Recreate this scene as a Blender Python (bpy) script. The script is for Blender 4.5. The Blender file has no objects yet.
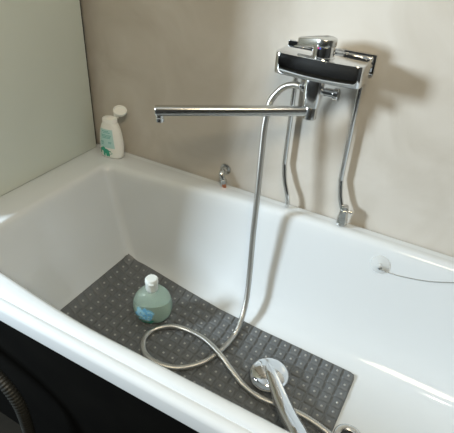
import bpy, bmesh, math, random
from mathutils import Vector, Matrix
random.seed(7)
S = bpy.context.scene
COL = S.collection
H = 0.60                                    # height of the tub rim above the floor

# ------------------------------------------------------------------ camera
yaw, pitch, roll = -0.472484, 0.591024, -0.0591816
fw = Vector((math.sin(yaw) * math.cos(pitch), math.cos(yaw) * math.cos(pitch), -math.sin(pitch)))
rt = Vector((math.cos(yaw), -math.sin(yaw), 0))
dn = fw.cross(rt)
r2 = rt * math.cos(roll) + dn * math.sin(roll)
d2 = -rt * math.sin(roll) + dn * math.cos(roll)
cam = bpy.data.objects.new('camera', bpy.data.cameras.new('camera'))
COL.objects.link(cam)
M = Matrix((r2, -d2, -fw)).transposed().to_4x4()
M.translation = Vector((1.11419, -1.16789, 0.749286 + H))
cam.matrix_world = M
cam.data.sensor_fit = 'HORIZONTAL'
cam.data.sensor_width = 36.0
cam.data.lens = 469.0 * 36.0 / 454.0
cam.data.clip_start = 0.02
S.camera = cam

# ------------------------------------------------------------------ world, lights, exposure
w = bpy.data.worlds.new('world'); S.world = w; w.use_nodes = True
w.node_tree.nodes['Background'].inputs[0].default_value = (0.55, 0.6, 0.65, 1)
w.node_tree.nodes['Background'].inputs[1].default_value = 0.3

def area(name, loc, target, sx, sy, power, color):
    l = bpy.data.lights.new(name, 'AREA'); l.shape = 'RECTANGLE'; l.size = sx; l.size_y = sy
    l.energy = power; l.color = color
    o = bpy.data.objects.new(name, l); COL.objects.link(o); o.location = loc
    o.rotation_euler = (Vector(target) - Vector(loc)).to_track_quat('-Z', 'Y').to_euler()
    return o
area('window_daylight', (-0.97, -1.56, 0.86 + H), (0.85, -0.2, 0.3 + H), 0.30, 0.44, 70, (0.80, 0.925, 1.0))
area('overhead_fill_light', (1.35, -1.55, 1.84 + H), (0.7, -0.3, 0.6), 0.75, 0.75, 33, (1.0, 0.84, 0.57))  # warm soft fill added overhead to lift the wall and panel, no fitting
area('tub_highlight_light', (1.55, -0.85, 1.87 + H), (1.3, -0.6, 0.6), 0.09, 0.09, 2.0, (1.0, 0.95, 0.85))  # small light added to give the tub's inner curve a bright spot

S.view_settings.view_transform = 'Standard'
S.view_settings.look = 'None'
S.view_settings.gamma = 1.0
S.view_settings.use_curve_mapping = False
S.view_settings.exposure = 0.09

# ------------------------------------------------------------------ helpers
def mat(name, color, rough=0.5, metal=0.0, **kw):
    m = bpy.data.materials.new(name); m.use_nodes = True
    b = m.node_tree.nodes['Principled BSDF']
    b.inputs['Base Color'].default_value = (*color, 1)
    b.inputs['Roughness'].default_value = rough
    b.inputs['Metallic'].default_value = metal
    for k, v in kw.items():
        b.inputs[k.replace('_', ' ')].default_value = v
    return m

def noise_mat(name, stops, scale, rough, detail=6, bump=0.0, distort=0.6, rough_var=0.0):
    m = mat(name, stops[0][1], rough); nt = m.node_tree; b = nt.nodes['Principled BSDF']
    tc = nt.nodes.new('ShaderNodeTexCoord')
    n = nt.nodes.new('ShaderNodeTexNoise'); n.inputs['Scale'].default_value = scale
    n.inputs['Detail'].default_value = detail; n.inputs['Distortion'].default_value = distort
    nt.links.new(tc.outputs['Object'], n.inputs['Vector'])
    r = nt.nodes.new('ShaderNodeValToRGB')
    r.color_ramp.elements[0].position = stops[0][0]; r.color_ramp.elements[0].color = (*stops[0][1], 1)
    r.color_ramp.elements[1].position = stops[-1][0]; r.color_ramp.elements[1].color = (*stops[-1][1], 1)
    for p, c in stops[1:-1]:
        e = r.color_ramp.elements.new(p); e.color = (*c, 1)
    nt.links.new(n.outputs['Fac'], r.inputs['Fac']); nt.links.new(r.outputs['Color'], b.inputs['Base Color'])
    if bump:
        bp = nt.nodes.new('ShaderNodeBump'); bp.inputs['Strength'].default_value = bump
        bp.inputs['Distance'].default_value = 0.01
        nt.links.new(n.outputs['Fac'], bp.inputs['Height']); nt.links.new(bp.outputs['Normal'], b.inputs['Normal'])
    return m

def link(name, bm, m, parent=None, smooth=True, angle=40):
    bmesh.ops.recalc_face_normals(bm, faces=bm.faces[:])
    me = bpy.data.meshes.new(name); bm.to_mesh(me); bm.free()
    if smooth:
        for p in me.polygons: p.use_smooth = True
        me.set_sharp_from_angle(angle=math.radians(angle))
    o = bpy.data.objects.new(name, me); COL.objects.link(o)
    if m: me.materials.append(m)
    if parent: o.parent = parent
    return o

def tag(o, label, cat, group=None):
    o['label'] = label; o['category'] = cat
    if group: o['group'] = group
    return o

def thing(name, label, cat, loc=(0, 0, 0), rotz=0.0, group=None):
    o = bpy.data.objects.new(name, None); COL.objects.link(o); o.empty_display_size = 0.05
    o.location = loc; o.rotation_euler = (0, 0, rotz)
    return tag(o, label, cat, group)

def structure(o):
    o['kind'] = 'structure'; return o

def add_box(bm, lo, hi, bevel=0.0, seg=2):
    lo = Vector(lo); hi = Vector(hi); c = (lo + hi) / 2; d = hi - lo
    t = bmesh.new(); bmesh.ops.create_cube(t, size=1.0)
    bmesh.ops.scale(t, vec=d, verts=t.verts); bmesh.ops.translate(t, vec=c, verts=t.verts)
    if bevel: bmesh.ops.bevel(t, geom=t.edges[:], offset=bevel, segments=seg, affect='EDGES', profile=0.6)
    me = bpy.data.meshes.new('tmp'); t.to_mesh(me); t.free(); bm.from_mesh(me); bpy.data.meshes.remove(me)
    return bm

def add_rings(bm, rings, cap0=True, cap1=True, closed_rings=True):
    vs = [[bm.verts.new(p) for p in r] for r in rings]
    n = len(vs[0])
    for a, b in zip(vs, vs[1:]):
        for i in range(n if closed_rings else n - 1):
            j = (i + 1) % n
            bm.faces.new((a[i], a[j], b[j], b[i]))
    if cap0: bm.faces.new(vs[0][::-1])
    if cap1: bm.faces.new(vs[-1])
    return vs

def frame_for(d):
    d = d.normalized()
    a = Vector((0, 0, 1)) if abs(d.z) < 0.9 else Vector((1, 0, 0))
    u = d.cross(a).normalized(); return u, d.cross(u).normalized()

def add_lathe(bm, origin, axis, profile, n=24, cap0=True, cap1=True):
    """profile: list of (distance along the axis, radius)"""
    o = Vector(origin); ax = Vector(axis).normalized(); u, v = frame_for(ax)
    rings = []
    for t, r in profile:
        rings.append([o + ax * t + (u * math.cos(2 * math.pi * k / n) + v * math.sin(2 * math.pi * k / n)) * r for k in range(n)])
    add_rings(bm, rings, cap0, cap1)
    return bm

def spline(pts, step):
    """Catmull-Rom through pts, resampled at about `step`"""
    P = [Vector(p) for p in pts]
    P = [P[0] * 2 - P[1]] + P + [P[-1] * 2 - P[-2]]
    out = []
    for i in range(1, len(P) - 2):
        for k in range(40):
            t = k / 40
            a, b, c, d = P[i - 1], P[i], P[i + 1], P[i + 2]
            out.append(0.5 * ((2 * b) + (c - a) * t + (2 * a - 5 * b + 4 * c - d) * t * t + (3 * b - a - 3 * c + d) * t ** 3))
    out.append(P[-2])
    res = [out[0]]; acc = 0.0
    for a, b in zip(out, out[1:]):
        L = (b - a).length
        while acc + L >= step:
            a = a + (b - a) * ((step - acc) / L); L = (b - a).length; acc = 0.0; res.append(a.copy())
            if L < 1e-9: break
        acc += L
    if (res[-1] - out[-1]).length > step * 0.3: res.append(out[-1])
    return res

def add_tube(bm, path, radius, n=12, caps=True):
    """radius: number or function(index)"""
    rings = []; u = None
    for i, p in enumerate(path):
        d = (path[min(i + 1, len(path) - 1)] - path[max(i - 1, 0)]).normalized()
        if u is None: u, _ = frame_for(d)
        u = (u - d * u.dot(d)).normalized(); v = d.cross(u)
        r = radius(i) if callable(radius) else radius
        rings.append([p + (u * math.cos(2 * math.pi * k / n) + v * math.sin(2 * math.pi * k / n)) * r for k in range(n)])
    add_rings(bm, rings, caps, caps)
    return bm

def smooth01(t):
    t = max(0.0, min(1.0, t)); return t * t * (3 - 2 * t)

def interp(x, pts):
    if x <= pts[0][0]: return pts[0][1]
    for (a, va), (b, vb) in zip(pts, pts[1:]):
        if x <= b: return va + (vb - va) * (x - a) / (b - a)
    return pts[-1][1]

# ------------------------------------------------------------------ materials
PLASTER = noise_mat('grey_plaster', [(0.28, (0.480, 0.450, 0.402)), (0.52, (0.538, 0.510, 0.466)), (0.74, (0.590, 0.566, 0.528))], 5.0, 0.55, 7, 0.02, 1.2)
PANEL = noise_mat('pale_green_panel', [(0.3, (0.620, 0.668, 0.620)), (0.7, (0.650, 0.698, 0.650))], 3.0, 0.5, 3)
FLOORM = noise_mat('dark_floor', [(0.3, (0.011, 0.010, 0.008)), (0.7, (0.018, 0.016, 0.012))], 9.0, 0.6, 5)
ROOM = noise_mat('dark_room_paint', [(0.3, (0.025, 0.025, 0.025)), (0.7, (0.035, 0.035, 0.034))], 2.0, 0.7, 3)
CEIL = noise_mat('ceiling_paint', [(0.3, (0.62, 0.61, 0.59)), (0.7, (0.66, 0.65, 0.63))], 2.0, 0.8, 3)
APRON = noise_mat('black_tile', [(0.3, (0.003, 0.003, 0.003)), (0.7, (0.005, 0.005, 0.0045))], 6.0, 0.55, 3)
for _m in (FLOORM, APRON): _m.node_tree.nodes['Principled BSDF'].inputs['Specular IOR Level'].default_value = 0.08
ENAMEL = mat('white_enamel', (0.645, 0.685, 0.72), 0.11)
CHROME = mat('chrome', (0.74, 0.75, 0.76), 0.07, 1.0)
CHROME_SAT = mat('satin_chrome', (0.62, 0.62, 0.60), 0.24, 1.0)
PIPEM = mat('brushed_chrome', (0.70, 0.70, 0.69), 0.17, 1.0)
STEEL = mat('braided_steel', (0.54, 0.53, 0.50), 0.33, 1.0)
MATM = noise_mat('grey_rubber', [(0.3, (0.112, 0.122, 0.130)), (0.7, (0.130, 0.141, 0.150))], 12.0, 0.34, 3)
NUBM = mat('glossy_rubber_nub', (0.34, 0.35, 0.35), 0.13)
COPPER = mat('copper', (0.60, 0.24, 0.13), 0.35, 1.0)
WHITEP = mat('white_plastic', (0.86, 0.87, 0.85), 0.35, Subsurface_Weight=0.05)
CAPP = mat('clear_white_plastic', (0.82, 0.86, 0.84), 0.30, Transmission_Weight=0.25)
GREENB = mat('frosted_green_plastic', (0.84, 0.93, 0.89), 0.20, Transmission_Weight=0.90, IOR=1.25)
LIQUID = mat('green_soap', (0.60, 0.76, 0.69), 0.25, Transmission_Weight=0.40, IOR=1.25)
LABELT = mat('pale_teal_print', (0.48, 0.72, 0.72), 0.4)
TEAL = mat('teal_print', (0.08, 0.42, 0.40), 0.4)
GREENP = mat('green_print', (0.03, 0.36, 0.25), 0.4)
BLUEP = mat('blue_petal', (0.16, 0.48, 0.78), 0.5)
BLUEL = mat('light_blue_petal', (0.34, 0.66, 0.86), 0.5)
LEAFP = mat('leaf_print', (0.03, 0.28, 0.20), 0.5)
BLACKP = mat('dark_ribbed_plastic', (0.030, 0.031, 0.029), 0.5)
CUPM = mat('clear_suction_rubber', (0.80, 0.83, 0.84), 0.18, Alpha=0.40)
REDP = mat('red_mark', (0.6, 0.05, 0.2), 0.4)
BLUEM = mat('blue_mark', (0.08, 0.12, 0.6), 0.4)
HOLE = mat('dark_hole', (0.01, 0.01, 0.01), 0.6)

# ------------------------------------------------------------------ the room
X0, X1, Y0, ZC = -1.05, 2.35, -2.35, 2.50
def slab(name, lo, hi, m):
    bm = bmesh.new(); add_box(bm, lo, hi); return structure(link(name, bm, m, smooth=False))
slab('floor', (X0 - .1, Y0 - .1, -0.1), (X1 + .1, 0.1, 0.0), FLOORM)
slab('wall_back', (X0 - .1, 0.0, 0.0), (X1 + .1, 0.1, ZC), PLASTER)
slab('wall_right', (X1, Y0, 0.0), (X1 + .1, 0.0, ZC), ROOM)
slab('wall_front', (X0 - .1, Y0 - .1, 0.0), (X1 + .1, Y0, ZC), ROOM)
slab('ceiling', (X0 - .1, Y0 - .1, ZC), (X1 + .1, 0.1, ZC + .1), CEIL)
# window wall with its opening
wy0, wy1, wz0, wz1 = -1.86, -1.26, H + 0.55, H + 1.17
bm = bmesh.new()
add_box(bm, (X0 - .1, Y0, 0), (X0, wy0, ZC)); add_box(bm, (X0 - .1, wy1, 0), (X0, 0, ZC))
add_box(bm, (X0 - .1, wy0, 0), (X0, wy1, wz0)); add_box(bm, (X0 - .1, wy0, wz1), (X0, wy1, ZC))
structure(link('wall_left', bm, ROOM, smooth=False))
bm = bmesh.new()
t = 0.04
add_box(bm, (X0 - .07, wy0, wz0), (X0 - .02, wy0 + t, wz1), .004); add_box(bm, (X0 - .07, wy1 - t, wz0), (X0 - .02, wy1, wz1), .004)
add_box(bm, (X0 - .07, wy0 + t, wz0), (X0 - .02, wy1 - t, wz0 + t), .004); add_box(bm, (X0 - .07, wy0 + t, wz1 - t), (X0 - .02, wy1 - t, wz1), .004)
structure(link('window_1', bm, WHITEP))
# boxed-in stub at the tub's left end and the board that clads it
slab('wall_stub', (-0.50, -0.605, 0.0), (-0.036, 0.0, ZC), ROOM)
bm = bmesh.new(); add_box(bm, (-0.034, -0.605, H + 0.0016), (0.0, -0.040, ZC - 0.01), 0.0015)
tag(link('side_panel', bm, PANEL), 'tall flat pale grey-green board standing at the left end of the white bathtub', 'panel')

# ------------------------------------------------------------------ bathtub
NC = 8          # points per corner
def ring(x0, x1, yf, yb, r, z):
    """rounded-rectangle ring; yf / yb are (value at the left end, value at the right)"""
    def yat(v, x): return v[0] + (v[1] - v[0]) * smooth01((x - 0.10) / (0.50 if v[0] < -0.4 else 0.75)) if isinstance(v, tuple) else v
    yfm = yf[1] if isinstance(yf, tuple) else yf; ybm = yb[1] if isinstance(yb, tuple) else yb
    pts = []
    def corner(cx, cy, a0):
        for k in range(NC + 1):
            a = a0 + math.pi / 2 * k / NC
            pts.append((cx + r * math.cos(a), cy + r * math.sin(a)))
    def edge(ax, ay, bx, by, n):
        for k in range(1, n): pts.append((ax + (bx - ax) * k / n, ay + (by - ay) * k / n))
    NL, NS = 36, 12
    corner(x0 + r, yfm + r, math.pi); edge(x0 + r, yfm, x1 - r, yfm, NL)
    corner(x1 - r, yfm + r, -math.pi / 2); edge(x1, yfm + r, x1, ybm - r, NS)
    corner(x1 - r, ybm - r, 0); edge(x1 - r, ybm, x0 + r, ybm, NL)
    corner(x0 + r, ybm - r, math.pi / 2); edge(x0, ybm - r, x0, yfm + r, NS)
    out = []
    for x, y in pts:
        a = (y - yfm) / (ybm - yfm)
        yy = yat(yf, x) * (1 - a) + yat(yb, x) * a
        zz = z(x) if callable(z) else z
        out.append(Vector((x, yy, zz + H)))
    return out
LEN = 1.70
def insring(i, z, r): return ring(i - 0.034, LEN - i, -0.75 + i, -0.002 - i, r, z)
rings = [
    insring(0.006, -0.044, 0.022), insring(0.000, -0.046, 0.026), insring(0.000, -0.014, 0.026),
    insring(0.002, -0.007, 0.026), insring(0.006, -0.003, 0.024), insring(0.012, -0.0015, 0.022),
    insring(0.020, -0.002, 0.02), insring(0.0225, -0.0075, 0.018), insring(0.0275, -0.0075, 0.018),
    insring(0.030, -0.001, 0.016), insring(0.036, 0.0012, 0.015),
]
# z, left end, right end, front (left, right), back (left, right), corner radius
BP = [(0.0012, .100, .100, -.672, -.690, -.098, -.050, .030), (-.0010, .107, .106, -.664, -.683, -.107, -.057, .030), (-.007, .113, .112, -.657, -.677, -.116, -.064, .030),
      (-.018, .118, .117, -.652, -.673, -.122, -.069, .030), (-.060, .128, .124, -.648, -.665, -.125, -.077, .028), (-.120, .145, .134, -.641, -.654, -.130, -.088, .028),
      (-.180, .163, .145, -.634, -.642, -.135, -.101, .028), (-.230, .178, .155, -.627, -.630, -.140, -.115, .028), (-.270, .192, .166, -.620, -.617, -.145, -.130, .028),
      (-.300, .204, .178, -.612, -.603, -.150, -.147, .030), (-.325, .218, .194, -.602, -.585, -.158, -.168, .034), (-.342, .236, .216, -.588, -.562, -.171, -.193, .042),
      (-.3525, .262, .244, -.568, -.534, -.190, -.222, .050), (-.358, .300, .285, -.540, -.502, -.216, -.256, .064), (-.360, .350, .340, -.506, -.468, -.252, -.292, .056),
      (-.3602, .420, .410, -.450, -.430, -.310, -.330, .040), (-.3602, .480, .480, -.400, -.398, -.360, -.360, .010)]
BP = [b[:4] + (b[4] - 0.013 * smooth01((0.36 + b[0]) / 0.10),) + b[5:] for b in BP]
sub = []
for k in range(len(BP) - 1):
    p0, p1, p2, p3 = BP[max(k - 1, 0)], BP[k], BP[k + 1], BP[min(k + 2, len(BP) - 1)]
    for q in ((0, .5) if k < 4 else (0, 1 / 3, 2 / 3)):
        sub.append([p1[m] + (p2[m] - p1[m]) * q if k < 4 else 0.5 * (2 * p1[m] + (p2[m] - p0[m]) * q + (2 * p0[m] - 5 * p1[m] + 4 * p2[m] - p3[m]) * q * q + (3 * p1[m] - p0[m] - 3 * p2[m] + p3[m]) * q ** 3) for m in range(8)])
sub.append(BP[-1])
for z, a, b, f0, f1, b0, b1, r in sub: rings.append(ring(a, LEN - b, (f0, f1), (b0, b1), r, z))
for k in (6, 7, 8):                              # the rim's groove runs along the front only
    for v in rings[k]:
        if v.y > -0.66: v.z = H - 0.0012
bm = bmesh.new(); add_rings(bm, rings, cap0=False, cap1=True)
tub = thing('bathtub', 'long white acrylic bathtub with rounded rim standing along the grey wall', 'bathtub', (0, 0, 0))
basin = link('basin', bm, ENAMEL, tub, angle=60)
from mathutils.bvhtree import BVHTree
BVH = BVHTree.FromPolygons([v.co for v in basin.data.vertices], [tuple(p.vertices) for p in basin.data.polygons])
BP_TOP = -0.310                                # the mat never rides higher than this on the fillets
def tub_z(x, y):
    h = BVH.ray_cast(Vector((x, y, H + 0.2)), Vector((0, 0, -1)))
    return min(h[0].z - H, BP_TOP)
bm = bmesh.new(); add_box(bm, (0.02, -0.716, 0.0), (LEN - .02, -0.700, H - 0.03), 0.002)
link('apron_panel', bm, APRON, tub)['label'] = 'black apron panel under the rim'
# drain
DX, DY, DZ = 1.104, -0.405, H - 0.360
bm = bmesh.new()
add_lathe(bm, (DX, DY, DZ), (0, 0, 1), [(-0.004, 0.020), (0.001, 0.0205), (0.003, 0.024), (0.0045, 0.030), (0.004, 0.034), (0.0015, 0.037), (-0.001, 0.037)], 36, False, False)
dr = link('drain_ring', bm, CHROME_SAT, tub); dr['label'] = 'round chrome drain ring'
bm = bmesh.new(); add_lathe(bm, (DX, DY, DZ), (0, 0, 1), [(0.0005, 0.021), (0.001, 0.001)], 24, True, True)
link('drain_hole', bm, HOLE, dr)

# ------------------------------------------------------------------ bath mat
def mat_uv(s, t):
    """s 0..1 along the tub, t 0..1 from the wall side to the front"""
    x = 0.213 + (1.068 - 0.213) * s - 0.006 * t * s
    yb = interp(x, [(0.213, -0.161), (0.287, -0.164), (0.356, -0.170), (0.489, -0.185), (0.615, -0.199), (0.769, -0.208), (0.896, -0.211), (1.066, -0.216)])
    yf = -0.524 - 0.046 * s
    p = Vector((x, yb + (yf - yb) * t))
    return p
def mat_pt(s, t, h):
    p = mat_uv(s, t)
    z = tub_z(p.x, p.y)
    return Vector((p.x, p.y, H + z + 0.0022 + h))
NSX, NTY = 26, 11
bm = bmesh.new()
# thin base sheet with rounded corners
def inside_round(s, t):
    L, Wd, r = 0.85, 0.36, 0.018
    x, y = s * L, t * Wd
    cx = min(max(x, r), L - r); cy = min(max(y, r), Wd - r)
    dx, dy = x - cx, y - cy; d = math.hypot(dx, dy)
    if d > r: x, y = cx + dx / d * r, cy + dy / d * r
    return x / L, y / Wd
gs, gt = 104, 44
top = [[bm.verts.new(mat_pt(*inside_round(i / gs, j / gt), 0.0016)) for j in range(gt + 1)] for i in range(gs + 1)]
bot = [[bm.verts.new(mat_pt(*inside_round(i / gs, j / gt), 0.0)) for j in range(gt + 1)] for i in range(gs + 1)]
for i in range(gs):
    for j in range(gt):
        bm.faces.new((top[i][j], top[i + 1][j], top[i + 1][j + 1], top[i][j + 1]))
        bm.faces.new((bot[i][j], bot[i][j + 1], bot[i + 1][j + 1], bot[i + 1][j]))
for i in range(gs):
    bm.faces.new((top[i][0], bot[i][0], bot[i + 1][0], top[i + 1][0])); bm.faces.new((top[i][gt], top[i + 1][gt], bot[i + 1][gt], bot[i][gt]))
for j in range(gt):
    bm.faces.new((top[0][j], top[0][j + 1], bot[0][j + 1], bot[0][j])); bm.faces.new((top[gs][j], bot[gs][j], bot[gs][j + 1], top[gs][j + 1]))
# raised, gently domed squares in a woven order: one surface pattern of the mat
KP = (0.0, 0.07, 0.14, 0.5, 0.86, 0.93, 1.0); K = len(KP) - 1
for i in range(NSX):
    for j in range(NTY):
        alt = (i + j) % 2
        gx, gy = (0.04, 0.09) if alt else (0.09, 0.04)
        g = [[None] * (K + 1) for _ in range(K + 1)]
        for a in range(K + 1):
            for b in range(K + 1):
                fu, fv = KP[a], KP[b]
                s = (i + gx + (1 - 2 * gx) * fu) / NSX; tt = (j + gy + (1 - 2 * gy) * fv) / NTY
                s, tt = inside_round(s, tt)
                e = (1 - (2 * fu - 1) ** 4) * (1 - (2 * fv - 1) ** 4)
                edge = a in (0, K) or b in (0, K)
                g[a][b] = bm.verts.new(mat_pt(s, tt, 0.0012 if edge else 0.0052 + 0.0012 * e))
        for a in range(K):
            for b in range(K):
                bm.faces.new((g[a][b], g[a + 1][b], g[a + 1][b + 1], g[a][b + 1]))
        # small nub
        c = mat_pt((i + 0.5) / NSX, (j + 0.5) / NTY, 0.0048)
        nf = len(bm.faces)
        add_lathe(bm, c, (0, 0, 1), [(0, 0.0042), (0.0022, 0.0038), (0.0036, 0.0022), (0.0041, 0.0004)], 8, False, True)
        bm.faces.ensure_lookup_table()
        for f in bm.faces[nf:]: f.material_index = 1
sheet = link('bath_mat', bm, MATM, None, angle=60)
sheet.data.materials.append(NUBM)
tag(sheet, 'dark grey rubber anti-slip mat with raised squares lying in the tub', 'bath mat')

# ------------------------------------------------------------------ bath mixer on the wall
MX = thing('bath_mixer', 'chrome wall-mounted bath mixer with a long straight spout above the tub', 'faucet', (0.78, 0, 0.44 + H))
def mlink(name, bm, m, parent=None, angle=40):
    """build in world coordinates, then shift into the mixer's frame"""
    bmesh.ops.translate(bm, vec=-MX.location, verts=bm.verts)
    return link(name, bm, m, parent or MX, angle=angle)
bm = bmesh.new(); add_box(bm, (0.668, -0.013, 0.421 + H), (0.892, -0.0005, 0.468 + H), 0.0018)
mlink('wall_plate', bm, CHROME)
ZM = 0.441 + H
for x in (0.697, 0.868):
    bm = bmesh.new()
    add_lathe(bm, (x, -0.012, ZM), (0, -1, 0), [(0, 0.0195), (0.004, 0.0195), (0.008, 0.0165), (0.014, 0.0165), (0.016, 0.0185), (0.034, 0.0185), (0.040, 0.014)], 28)
    mlink('inlet_nut', bm, CHROME)
# body: a flat bar with bowed front, rounded ends
def body_outline(grow=0.0):
    xa, xb, yb, r = 0.676 - grow, 0.889 + grow, -0.040 + grow, 0.016
    pts = []
    def bow(x):
        u = (x - (xa + xb) / 2) / ((xb - xa) / 2); return -0.115 - grow - 0.008 * (1 - u * u)
    for k in range(7):
        a = math.pi / 2 * k / 6; pts.append((xb - 0.006 + 0.006 * math.cos(a), yb - 0.006 + 0.006 * math.sin(a)))
    for k in range(7):
        a = math.pi / 2 + math.pi / 2 * k / 6; pts.append((xa + 0.006 + 0.006 * math.cos(a), yb - 0.006 + 0.006 * math.sin(a)))
    for k in range(8):
        a = math.pi + math.pi / 2 * k / 7; pts.append((xa + r + r * math.cos(a), bow(xa + r) + r + r * math.sin(a)))
    for k in range(1, 18):
        x = xa + r + (xb - xa - 2 * r) * k / 18; pts.append((x, bow(x)))
    for k in range(8):
        a = -math.pi / 2 + math.pi / 2 * k / 7; pts.append((xb - r + r * math.cos(a), bow(xb - r) + r + r * math.sin(a)))
    return pts
bm = bmesh.new()
rr = []
for z, g in [(0.4125, -0.0025), (0.4132, -0.0008), (0.4150, 0.0), (0.4600, 0.0), (0.4618, -0.0008), (0.4625, -0.0025)]:
    rr.append([Vector((x, y, z + H)) for x, y in body_outline(g)])
add_rings(bm, rr); mlink('body', bm, CHROME, angle=35)
# lever: round hub with a tapering handle reaching left and back
LX, LY = 0.785, -0.085
bm = bmesh.new()
add_lathe(bm, (LX, LY, 0.462 + H), (0, 0, 1), [(0, 0.0275), (0.002, 0.0280), (0.003, 0.0255), (0.032, 0.0255), (0.036, 0.024)], 32)
hub = mlink('lever_hub', bm, CHROME)
bm = bmesh.new()
def lever_outline(sc):
    tip = Vector((-0.060, 0.010)); pts = []; R = 0.0270 * sc; rt_ = 0.0085 * sc
    ang = math.atan2(tip.y, tip.x); off = math.acos((R - rt_) / tip.length)
    n = 28
    for k in range(n + 1):
        a = ang + off + (2 * math.pi - 2 * off) * k / n; pts.append(Vector((R * math.cos(a), R * math.sin(a))))
    for k in range(9):
        a = ang - off + 2 * off * k / 8; pts.append(tip + Vector((rt_ * math.cos(a), rt_ * math.sin(a))))
    return pts
rr = []
for z, sc in [(0.486, 0.82), (0.4875, 0.96), (0.490, 1.0), (0.5015, 1.0), (0.5040, 0.96), (0.5050, 0.84)]:
    rr.append([Vector((LX + q.x, LY + q.y, z + H - 0.22 * max(0, -q.x - 0.015))) for q in lever_outline(sc)])
add_rings(bm, rr); lev = mlink('lever_handle', bm, CHROME_SAT)
for nm, dx, m in (('hot_mark', -0.0060, REDP), ('cold_mark', -0.0015, BLUEM)):
    bm = bmesh.new()
    a = math.asin(dx / 0.0255)
    d = Vector((math.sin(a), -math.cos(a), 0))
    add_lathe(bm, Vector((LX, LY, 0.4855 + H)) + d * 0.0250, d, [(0, 0.0021), (0.0009, 0.0021)], 10)
    mlink(nm, bm, m, hub)['label'] = ('red hot' if dx < -.003 else 'blue cold') + ' temperature mark'
# diverter below
VX, VY = 0.777, -0.090
bm = bmesh.new()
rr = []
for z, a, b in [(0.419, 0.0125, 0.0135), (0.410, 0.0160, 0.0160), (0.400, 0.0172, 0.0168), (0.372, 0.0165, 0.0168), (0.350, 0.0145, 0.0155), (0.343, 0.0140, 0.0145)]:
    rr.append([Vector((VX + 1.38 * a * math.copysign(abs(math.cos(q)) ** 0.7, math.cos(q)), VY + 1.15 * b * math.copysign(abs(math.sin(q)) ** 0.7, math.sin(q)), z + H)) for q in [2 * math.pi * k / 32 for k in range(32)]])
add_rings(bm, rr); mlink('diverter', bm, PIPEM)
bm = bmesh.new()
add_lathe(bm, (VX + 0.019, VY, 0.384 + H), (1, 0, 0), [(0, 0.0085), (0.008, 0.0085), (0.010, 0.0110), (0.030, 0.0110), (0.032, 0.0140), (0.042, 0.0140), (0.0435, 0.0125)], 24)
mlink('diverter_knob', bm, CHROME)
OUTZ = 0.385 + H
bm = bmesh.new()
add_lathe(bm, (VX - 0.013, VY, OUTZ), (-1, 0, 0), [(0, 0.0100), (0.006, 0.0100), (0.007, 0.0120), (0.014, 0.0120), (0.016, 0.0095), (0.022, 0.0085)], 6 * 4)
mlink('hose_outlet', bm, CHROME)
bm = bmesh.new()
add_lathe(bm, (VX, VY, 0.3425 + H), (0, 0, -1), [(0, 0.0160), (0.002, 0.0170), (0.030, 0.0170), (0.032, 0.0150)], 28)
mlink('spout_collar', bm, CHROME_SAT)
# spout
SA = Vector((VX, VY, 0.330 + H)); SB = Vector((0.468, -0.312, 0.330 + H))
sd = (SB - SA).normalized(); sn = Vector((-sd.y, sd.x, 0)); L = (SB - SA).length
bm = bmesh.new(); rr = []
prof = []
hw, hh, rc = 0.0115, 0.0120, 0.0085
for cx, cz, a0 in ((hw - rc, hh - rc, 0), (-hw + rc, hh - rc, 90), (-hw + rc, -hh + rc, 180), (hw - rc, -hh + rc, 270)):
    for k in range(5):
        a = math.radians(a0 + 90 * k / 4); prof.append((cx + rc * math.cos(a), cz + rc * math.sin(a)))
for t, sc in [(0.010, 1), (L - 0.004, 1), (L - 0.001, 0.9), (L, 0.75)]:
    rr.append([SA + sd * t + sn * (u * sc) + Vector((0, 0, v * sc)) for u, v in prof])
add_rings(bm, rr); sp = mlink('spout', bm, CHROME_SAT)
bm = bmesh.new()
add_lathe(bm, SA + sd * (L - 0.012) + Vector((0, 0, -0.010)), (0, 0, -1), [(0, 0.0095), (0.006, 0.0095), (0.007, 0.0105), (0.016, 0.0105), (0.017, 0.0090)], 20)
mlink('aerator', bm, CHROME_SAT, sp)

# ------------------------------------------------------------------ supply pipes
def supply(xt, label, connector):
    t = thing('supply_pipe', label, 'pipe', (xt, -0.018, H - 0.05))
    o = t.location
    path = spline([(xt, -0.018, ZM - 0.0192), (xt, -0.018, 0.36 + H), (xt, -0.018, 0.24 + H), (xt, -0.018, 0.145 + H), (xt + .001, -0.019, 0.128 + H),
                   (xt + .010, -0.026, 0.085 + H), (xt + .025, -0.032, 0.045 + H), (xt + .030, -0.033, 0.022 + H), (xt + .030, -0.033, 0.004 + H)], 0.006)
    bm = bmesh.new(); add_tube(bm, path, 0.0066, 14)
    bmesh.ops.translate(bm, vec=-o, verts=bm.verts); link('pipe', bm, PIPEM, t)
    if connector:
        c = Vector((xt + .030, -0.033, 0.066 + H))
        bm = bmesh.new()
        add_lathe(bm, c, (0, 0, -1), [(0, 0.0075), (0.002, 0.0105), (0.012, 0.0110), (0.014, 0.0128), (0.034, 0.0132), (0.038, 0.0150), (0.061, 0.0155)], 8)
        bmesh.ops.translate(bm, vec=-o, verts=bm.verts); link('connector_nut', bm, CHROME_SAT, t, angle=25)
        bm = bmesh.new()
        add_lathe(bm, c + Vector((0.011, 0.002, -0.018)), (1, 0.2, 0), [(0, 0.0045), (0.006, 0.0045), (0.007, 0.0055), (0.012, 0.0050)], 12)
        bmesh.ops.translate(bm, vec=-o, verts=bm.verts); link('valve_screw', bm, CHROME_SAT, t)
    return t
supply(0.702, 'left chrome supply pipe, going down plain behind the tub rim', False)
supply(0.870, 'right chrome supply pipe, ending in a ribbed connector nut above the rim', True)

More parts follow.
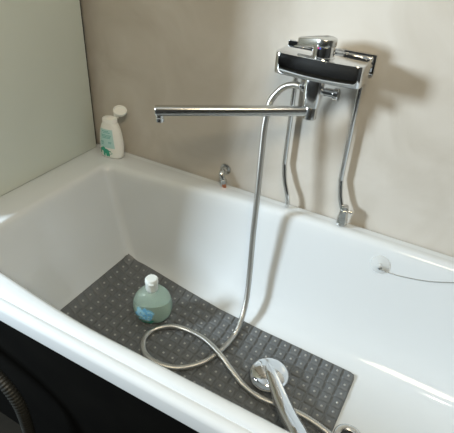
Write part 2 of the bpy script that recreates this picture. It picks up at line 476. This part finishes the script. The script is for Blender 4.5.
# ------------------------------------------------------------------ wall valve with copper pipe
V = thing('wall_valve', 'small chrome elbow fitting with copper pipe low on the wall behind the tub', 'valve', (0.503, 0, 0.040 + H))
o = V.location
bm = bmesh.new()
add_lathe(bm, (0, -0.0005, 0.006), (0, -1, 0), [(0, 0.019), (0.003, 0.018), (0.005, 0.011), (0.020, 0.010)], 20); link('wall_flange', bm, CHROME_SAT, V)
bm = bmesh.new(); add_tube(bm, spline([(0, -0.018, 0.006), (0, -0.026, 0.003), (0.004, -0.030, -0.006), (0.009, -0.031, -0.018)], 0.003), 0.0085, 14); link('elbow', bm, CHROME_SAT, V)
bm = bmesh.new(); add_lathe(bm, (0.0085, -0.031, -0.015), (0.25, -0.05, -1), [(0, 0.0100), (0.002, 0.0118), (0.012, 0.0118), (0.014, 0.0100)], 6); link('hex_nut', bm, CHROME_SAT, V, angle=20)
bm = bmesh.new(); add_tube(bm, [Vector((0.0115, -0.0317, -0.027)), Vector((0.014, -0.0322, -0.036)), Vector((0.016, -0.0325, -0.0415))], 0.0065, 12); link('copper_pipe', bm, COPPER, V)['label'] = 'copper pipe'

# ------------------------------------------------------------------ shower hose
FZ = -0.3415
hose_pts = [(0.743, -0.090, 0.385), (0.728, -0.091, 0.386), (0.702, -0.095, 0.376), (0.678, -0.099, 0.346), (0.670, -0.104, 0.316), (0.667, -0.110, 0.259), (0.670, -0.118, 0.176),
            (0.675, -0.130, 0.057), (0.679, -0.142, -0.057), (0.687, -0.158, -0.175), (0.698, -0.188, -0.268), (0.702, -0.222, -0.322), (0.705, -0.261, FZ), (0.705, -0.311, FZ),
            (0.698, -0.354, FZ), (0.680, -0.403, FZ), (0.653, -0.439, FZ), (0.620, -0.465, FZ), (0.577, -0.477, FZ), (0.534, -0.475, FZ), (0.502, -0.456, FZ), (0.482, -0.420, FZ),
            (0.488, -0.379, FZ), (0.525, -0.342, FZ), (0.583, -0.331, FZ), (0.642, -0.342, FZ + .009), (0.706, -0.371, FZ + .019), (0.762, -0.397, FZ + .009), (0.812, -0.417, FZ), (0.868, -0.4285, FZ),
            (0.925, -0.4225, FZ), (0.977, -0.419, FZ), (1.030, -0.425, FZ), (1.090, -0.445, FZ), (1.135, -0.490, FZ + .010), (1.143, -0.550, FZ + .045), (1.112, -0.586, FZ + .088), (1.076, -0.586, -0.237), (1.042, -0.561, -0.2485)]
path = spline([(x, y, z + H) for x, y, z in hose_pts], 0.0017)
bm = bmesh.new()
add_tube(bm, path, lambda i: (0.0088, 0.0086, 0.0073)[i % 3], 10)
hose = link('shower_hose', bm, STEEL, None, angle=80)
tag(hose, 'flexible silver metal shower hose hanging from the mixer and looped on the mat', 'hose')

# ------------------------------------------------------------------ hand shower lying face down
HS = thing('hand_shower', 'chrome hand shower lying face down on the grey mat, handle towards the near rim', 'shower head', (0.859, -0.356, FZ + H - 0.0055)); HS.scale = (1.25,) * 3
hd = Vector((0.158, -0.178, 0.0)); 
bm = bmesh.new()
tilt = Matrix.Rotation(math.radians(-6), 4, Vector((hd.y, -hd.x, 0)).normalized())
add_lathe(bm, (0, 0, 0), (0, 0, 1), [(0.0, 0.036), (0.002, 0.0415), (0.007, 0.0450), (0.013, 0.0452), (0.019, 0.0425), (0.024, 0.0360), (0.0275, 0.0270), (0.0295, 0.0150), (0.030, 0.003)], 40)
link('head', bm, CHROME, HS, angle=60)
bm = bmesh.new()
rr = []
sp_ = spline([(-0.016, 0.018, 0.026), (0.006, -0.007, 0.031), (0.034, -0.038, 0.030), (0.062, -0.070, 0.034), (0.086, -0.097, 0.043), (0.115, -0.129, 0.058), (0.139, -0.1565, 0.073)], 0.006)
n = len(sp_)
for i, q in enumerate(sp_):
    d = (sp_[min(i + 1, n - 1)] - sp_[max(i - 1, 0)]).normalized()
    side = d.cross(Vector((0, 0, 1))).normalized(); up = side.cross(d).normalized()
    f = i / (n - 1)
    wd = interp(f, [(0, 0.004), (0.12, 0.011), (0.30, 0.0155), (0.5, 0.0175), (0.8, 0.0190), (0.96, 0.0175), (1, 0.013)])
    hg = interp(f, [(0, 0.002), (0.12, 0.005), (0.30, 0.0100), (0.5, 0.0125), (0.8, 0.0145), (0.96, 0.0140), (1, 0.011)])
    rr.append([q + side * (wd * math.cos(2 * math.pi * k / 24)) + up * (hg * math.sin(2 * math.pi * k / 24)) for k in range(24)])
add_rings(bm, rr); link('handle', bm, CHROME, HS, angle=60)
bm = bmesh.new()
add_lathe(bm, (0, 0, 0.0), (0, 0, -1), [(-0.002, 0.039), (0.0012, 0.037), (0.0014, 0.001)], 32); link('spray_face', bm, CHROME_SAT, HS)
# hose nut
bm = bmesh.new(); e = sp_[-1]; d = (sp_[-1] - sp_[-3]).normalized()
add_lathe(bm, e - d * 0.003, d, [(0, 0.0115), (0.014, 0.0105), (0.016, 0.0085)], 16); link('hose_nut', bm, CHROME, HS)

# ------------------------------------------------------------------ bottles
def sup(a, b, n, k, N):
    q = 2 * math.pi * k / N; c, s = math.cos(q), math.sin(q)
    return a * math.copysign(abs(c) ** (2 / n), c), b * math.copysign(abs(s) ** (2 / n), s)
class Bottle:
    def __init__(self, prof, n): self.prof, self.n = prof, n     # prof: (z, half width, half depth)
    def ab(self, z):
        return interp(z, [(p[0], p[1]) for p in self.prof]), interp(z, [(p[0], p[2]) for p in self.prof])
    def body(self, zmax=None, shrink=0.0, N=40, zmin=None):
        bm = bmesh.new(); rr = []
        for z, a, b in self.prof:
            if zmin is not None and z < zmin: continue
            if zmax is not None and z > zmax: continue
            rr.append([Vector((*sup(max(a - shrink, .001), max(b - shrink, .001), self.n, k, N), z + (shrink if z == self.prof[0][0] else 0))) for k in range(N)])
        if zmax is not None:
            a, b = self.ab(zmax); rr.append([Vector((*sup(a - shrink, b - shrink, self.n, k, N), zmax)) for k in range(N)])
        add_rings(bm, rr); return bm
    def front(self, u, z, off=0.0006):
        a, b = self.ab(z); f = max(0.0, 1 - abs(u / a) ** self.n) ** (1 / self.n)
        return Vector((u, -b * f - off, z))
    def disc(self, bm, u, z, ru, rz, n=10, off=0.0008, rot=0.0):
        c = bm.verts.new(self.front(u, z, off)); vs = []
        for k in range(n):
            q = 2 * math.pi * k / n; x, y = ru * math.cos(q), rz * math.sin(q)
            vs.append(bm.verts.new(self.front(u + x * math.cos(rot) - y * math.sin(rot), z + x * math.sin(rot) + y * math.cos(rot), off)))
        for k in range(n): bm.faces.new((c, vs[k], vs[(k + 1) % n]))
    def patch(self, bm, u0, u1, z0, z1, off=0.0006, nu=10, nz=10, shape=None):
        g = {}
        for i in range(nu + 1):
            for j in range(nz + 1):
                fz = j / nz; z = z0 + (z1 - z0) * fz; sc = shape(fz) if shape else 1.0
                m = (u0 + u1) / 2; u = m + (u0 + (u1 - u0) * i / nu - m) * sc
                g[i, j] = bm.verts.new(self.front(u, z, off))
        for i in range(nu):
            for j in range(nz): bm.faces.new((g[i, j], g[i + 1, j], g[i + 1, j + 1], g[i, j + 1]))

# white lotion bottle on the rim corner
WB = Bottle([(0.0, 0.030, 0.016), (0.002, 0.033, 0.019), (0.008, 0.0352, 0.0205), (0.030, 0.0362, 0.0212), (0.055, 0.0355, 0.021), (0.080, 0.0325, 0.0200),
             (0.098, 0.0285, 0.0185), (0.108, 0.0250, 0.0172), (0.113, 0.0225, 0.0165), (0.115, 0.0205, 0.0160)], 2.5)
W = thing('lotion_bottle', 'white lotion bottle with open flip cap and teal label on the rim corner', 'bottle', (0.094, -0.062, H + 0.0015), math.radians(8)); W.scale = (1.18, 1.12, 1.07)
link('bottle_body', WB.body(), WHITEP, W, angle=50)
bm = bmesh.new(); rr = []
for z, a, b in [(0.1145, 0.0195, 0.0160), (0.116, 0.0212, 0.0175), (0.128, 0.0206, 0.0172), (0.1300, 0.0190, 0.0160), (0.1302, 0.0100, 0.0090), (0.133, 0.006, 0.006)]:
    rr.append([Vector((*sup(a, b, 2.4, k, 32), z)) for k in range(32)])
add_rings(bm, rr); capw = link('cap', bm, WHITEP, W, angle=40)
bm = bmesh.new()
ax = Vector((0.28, -0.36, 0.85)).normalized()
add_lathe(bm, Vector((0.022, 0.022, 0.147)), ax, [(-0.004, 0.016), (-0.003, 0.0185), (0.003, 0.0195), (0.0055, 0.0190), (0.0045, 0.0170), (0.001, 0.0160)], 28)
add_box(bm, (0.006, 0.0125, 0.126), (0.020, 0.0160, 0.144), 0.001)
link('flip_lid', bm, WHITEP, capw)['label'] = 'open flip lid'
bm = bmesh.new(); WB.patch(bm, -0.029, 0.021, 0.037, 0.098, shape=lambda f: 1.0 - 0.22 * f)
link('label_print', bm, LABELT, W)['label'] = 'pale teal label'
bm = bmesh.new()
for z, u0, u1 in [(0.0905, -0.016, 0.004), (0.086, -0.012, 0.009), (0.078, -0.019, 0.012), (0.0735, -0.018, 0.011), (0.069, -0.016, 0.009), (0.056, -0.022, -0.012), (0.056, 0.002, 0.012), (0.052, -0.021, -0.012), (0.0525, 0.003, 0.011), (0.047, -0.020, -0.013)]:
    u = u0
    while u < u1:
        l = random.uniform(0.002, 0.005); WB.patch(bm, u, min(u + l, u1), z, z + 0.0022, 0.0011, 3, 1); u += l + 0.0012
link('label_lines', bm, TEAL, W)
bm = bmesh.new()                         # small green elephant figure low on the label
for u, z, a, b in [(-0.008, 0.024, 0.0085, 0.0075), (-0.0165, 0.029, 0.0055, 0.0055), (-0.0135, 0.031, 0.0042, 0.0050), (-0.0130, 0.0155, 0.0026, 0.0065), (-0.0060, 0.0155, 0.0026, 0.0065),
                   (-0.0015, 0.0160, 0.0026, 0.0065), (-0.0220, 0.024, 0.0019, 0.0065), (-0.0225, 0.0175, 0.0026, 0.0018), (0.0015, 0.025, 0.0030, 0.0016)]:
    WB.disc(bm, -0.008 + (u + 0.008) * 1.3, 0.024 + (z - 0.024) * 1.2, a * 1.3, b * 1.2, 12)
for u, z in [(0.007, 0.016), (0.0105, 0.019), (0.0085, 0.0215)]: WB.disc(bm, u, z, 0.0018, 0.0012, 6)
link('elephant_print', bm, GREENP, W)['label'] = 'green elephant print'

# round green soap bottle standing on the mat
GB = Bottle([(0.0, 0.024, 0.013), (0.002, 0.031, 0.018), (0.006, 0.0365, 0.0215), (0.015, 0.0425, 0.0248), (0.028, 0.0468, 0.0266), (0.042, 0.0478, 0.0270), (0.055, 0.0455, 0.0262),
             (0.066, 0.0410, 0.0245), (0.075, 0.0345, 0.0218), (0.082, 0.0265, 0.0185), (0.0865, 0.0185, 0.0150), (0.089, 0.0125, 0.0118)], 2.2)
GX, GY = 0.449, -0.334
GB.prof = [(z, a, b * 1.32) for z, a, b in GB.prof]
G = thing('soap_bottle', 'round flat green translucent soap bottle with blue flower print standing on the mat', 'bottle', (GX, GY, H + tub_z(GX, GY) + 0.0113), math.radians(33)); G.scale = (1.27, 1.27, 1.38)
bod = link('bottle_body', GB.body(), GREENB, G, angle=60)
link('liquid_soap', GB.body(zmax=0.058, shrink=0.0022), LIQUID, G, angle=50)['label'] = 'blue-green liquid soap filling the lower half'
bm = bmesh.new()
add_lathe(bm, (0, 0, 0.0885), (0, 0, 1), [(-0.006, 0.0128), (0.0, 0.0148), (0.003, 0.0152), (0.016, 0.0150), (0.018, 0.0158), (0.026, 0.0152), (0.0285, 0.0132)], 28)
gc = link('cap', bm, CAPP, G); gc['label'] = 'whitish flip cap'
bm = bmesh.new(); add_box(bm, (-0.006, -0.0185, 0.1060), (0.006, -0.0145, 0.1110), 0.001); link('lid_tab', bm, CAPP, gc)
bm = bmesh.new(); b2 = bmesh.new()
cu, cz = -0.0170, 0.0400
for k in range(58):
    q = random.uniform(0, 2 * math.pi); rad = 0.0200 * math.sqrt(random.random())
    u, z = cu + rad * math.cos(q), cz + rad * math.sin(q) * 0.95
    tgt = bm if k % 2 else b2
    for p in range(4):
        a = q + p * math.pi / 2; GB.disc(tgt, u + 0.0022 * math.cos(a), z + 0.0022 * math.sin(a), 0.0024, 0.0016, 7, 0.0010 + 0.00006 * (k % 9), a)
fl = link('flower_print', bm, BLUEP, G, smooth=False); fl['label'] = 'blue flower head print'
link('pale_petals', b2, BLUEL, fl, smooth=False)
bm = bmesh.new()
for u, z, a, b, r_ in [(-0.020, 0.0125, 0.0085, 0.0030, 0.35), (-0.008, 0.0110, 0.0085, 0.0030, -0.35), (-0.004, 0.0150, 0.0090, 0.0032, 0.5), (-0.030, 0.0200, 0.0050, 0.0028, 1.2)]:
    GB.disc(bm, u, z, a, b, 12, 0.0009, r_)
link('leaf_print', bm, LEAFP, G, smooth=False)['label'] = 'dark green leaf print'

# ------------------------------------------------------------------ suction cup with bead chain on the inner back wall
CU = Vector((1.035, -0.0765, H - 0.054))
nrm = Vector((0, -0.97, 0.235)).normalized()
C = thing('plug_chain', 'clear round suction cup with a thin bead chain on the inner tub wall', 'chain', CU)
bm = bmesh.new()
add_lathe(bm, nrm * 0.0012, nrm, [(0, 0.0265), (0.0010, 0.0262), (0.0035, 0.020), (0.0065, 0.011), (0.008, 0.0075), (0.013, 0.0070), (0.0145, 0.005)], 32); link('suction_cup', bm, CUPM, C)
bm = bmesh.new(); add_lathe(bm, nrm * 0.010 + Vector((0.004, 0, -0.006)), nrm, [(0, 0.0050), (0.003, 0.0054), (0.006, 0.0046), (0.007, 0.002)], 14); link('chain_hook', bm, CHROME_SAT, C)
cp = [(x - 1.035, y + 0.0765, z + 0.054) for x, y, z in [(1.039, -0.089, -0.062), (1.056, -0.083, -0.067), (1.097, -0.081, -0.066), (1.161, -0.079, -0.054), (1.220, -0.075, -0.034), (1.280, -0.070, -0.012), (1.320, -0.062, 0.0035), (1.345, -0.052, 0.0038)]]
pth = spline(cp, 0.0036)
bm = bmesh.new()
for q in pth: bmesh.ops.create_icosphere(bm, subdivisions=1, radius=0.0017, matrix=Matrix.Translation(q))
add_tube(bm, pth, 0.0007, 5); link('bead_chain', bm, CHROME_SAT, C)

# ------------------------------------------------------------------ ribbed drain hose on the floor beside the tub
dh = [(x, y, z + H) for x, y, z in [(-0.200, -0.6065, -0.200), (-0.150, -0.660, -0.178), (0.000, -0.735, -0.165), (0.180, -0.775, -0.176), (0.275, -0.780, -0.202), (0.328, -0.780, -0.232), (0.361, -0.780, -0.266), (0.379, -0.780, -0.317), (0.379, -0.780, -0.419), (0.376, -0.785, -0.510), (0.392, -0.802, -0.568), (0.450, -0.840, -0.5845), (0.640, -0.920, -0.5845)]]
pth = spline(dh, 0.0022)
bm = bmesh.new(); add_tube(bm, pth, lambda i: (0.0150, 0.0150, 0.0138, 0.0138)[i % 4], 14)
tag(link('drain_hose', bm, BLACKP, None, angle=80), 'dark grey ribbed drain hose hanging in front of the black apron under the tub', 'hose')
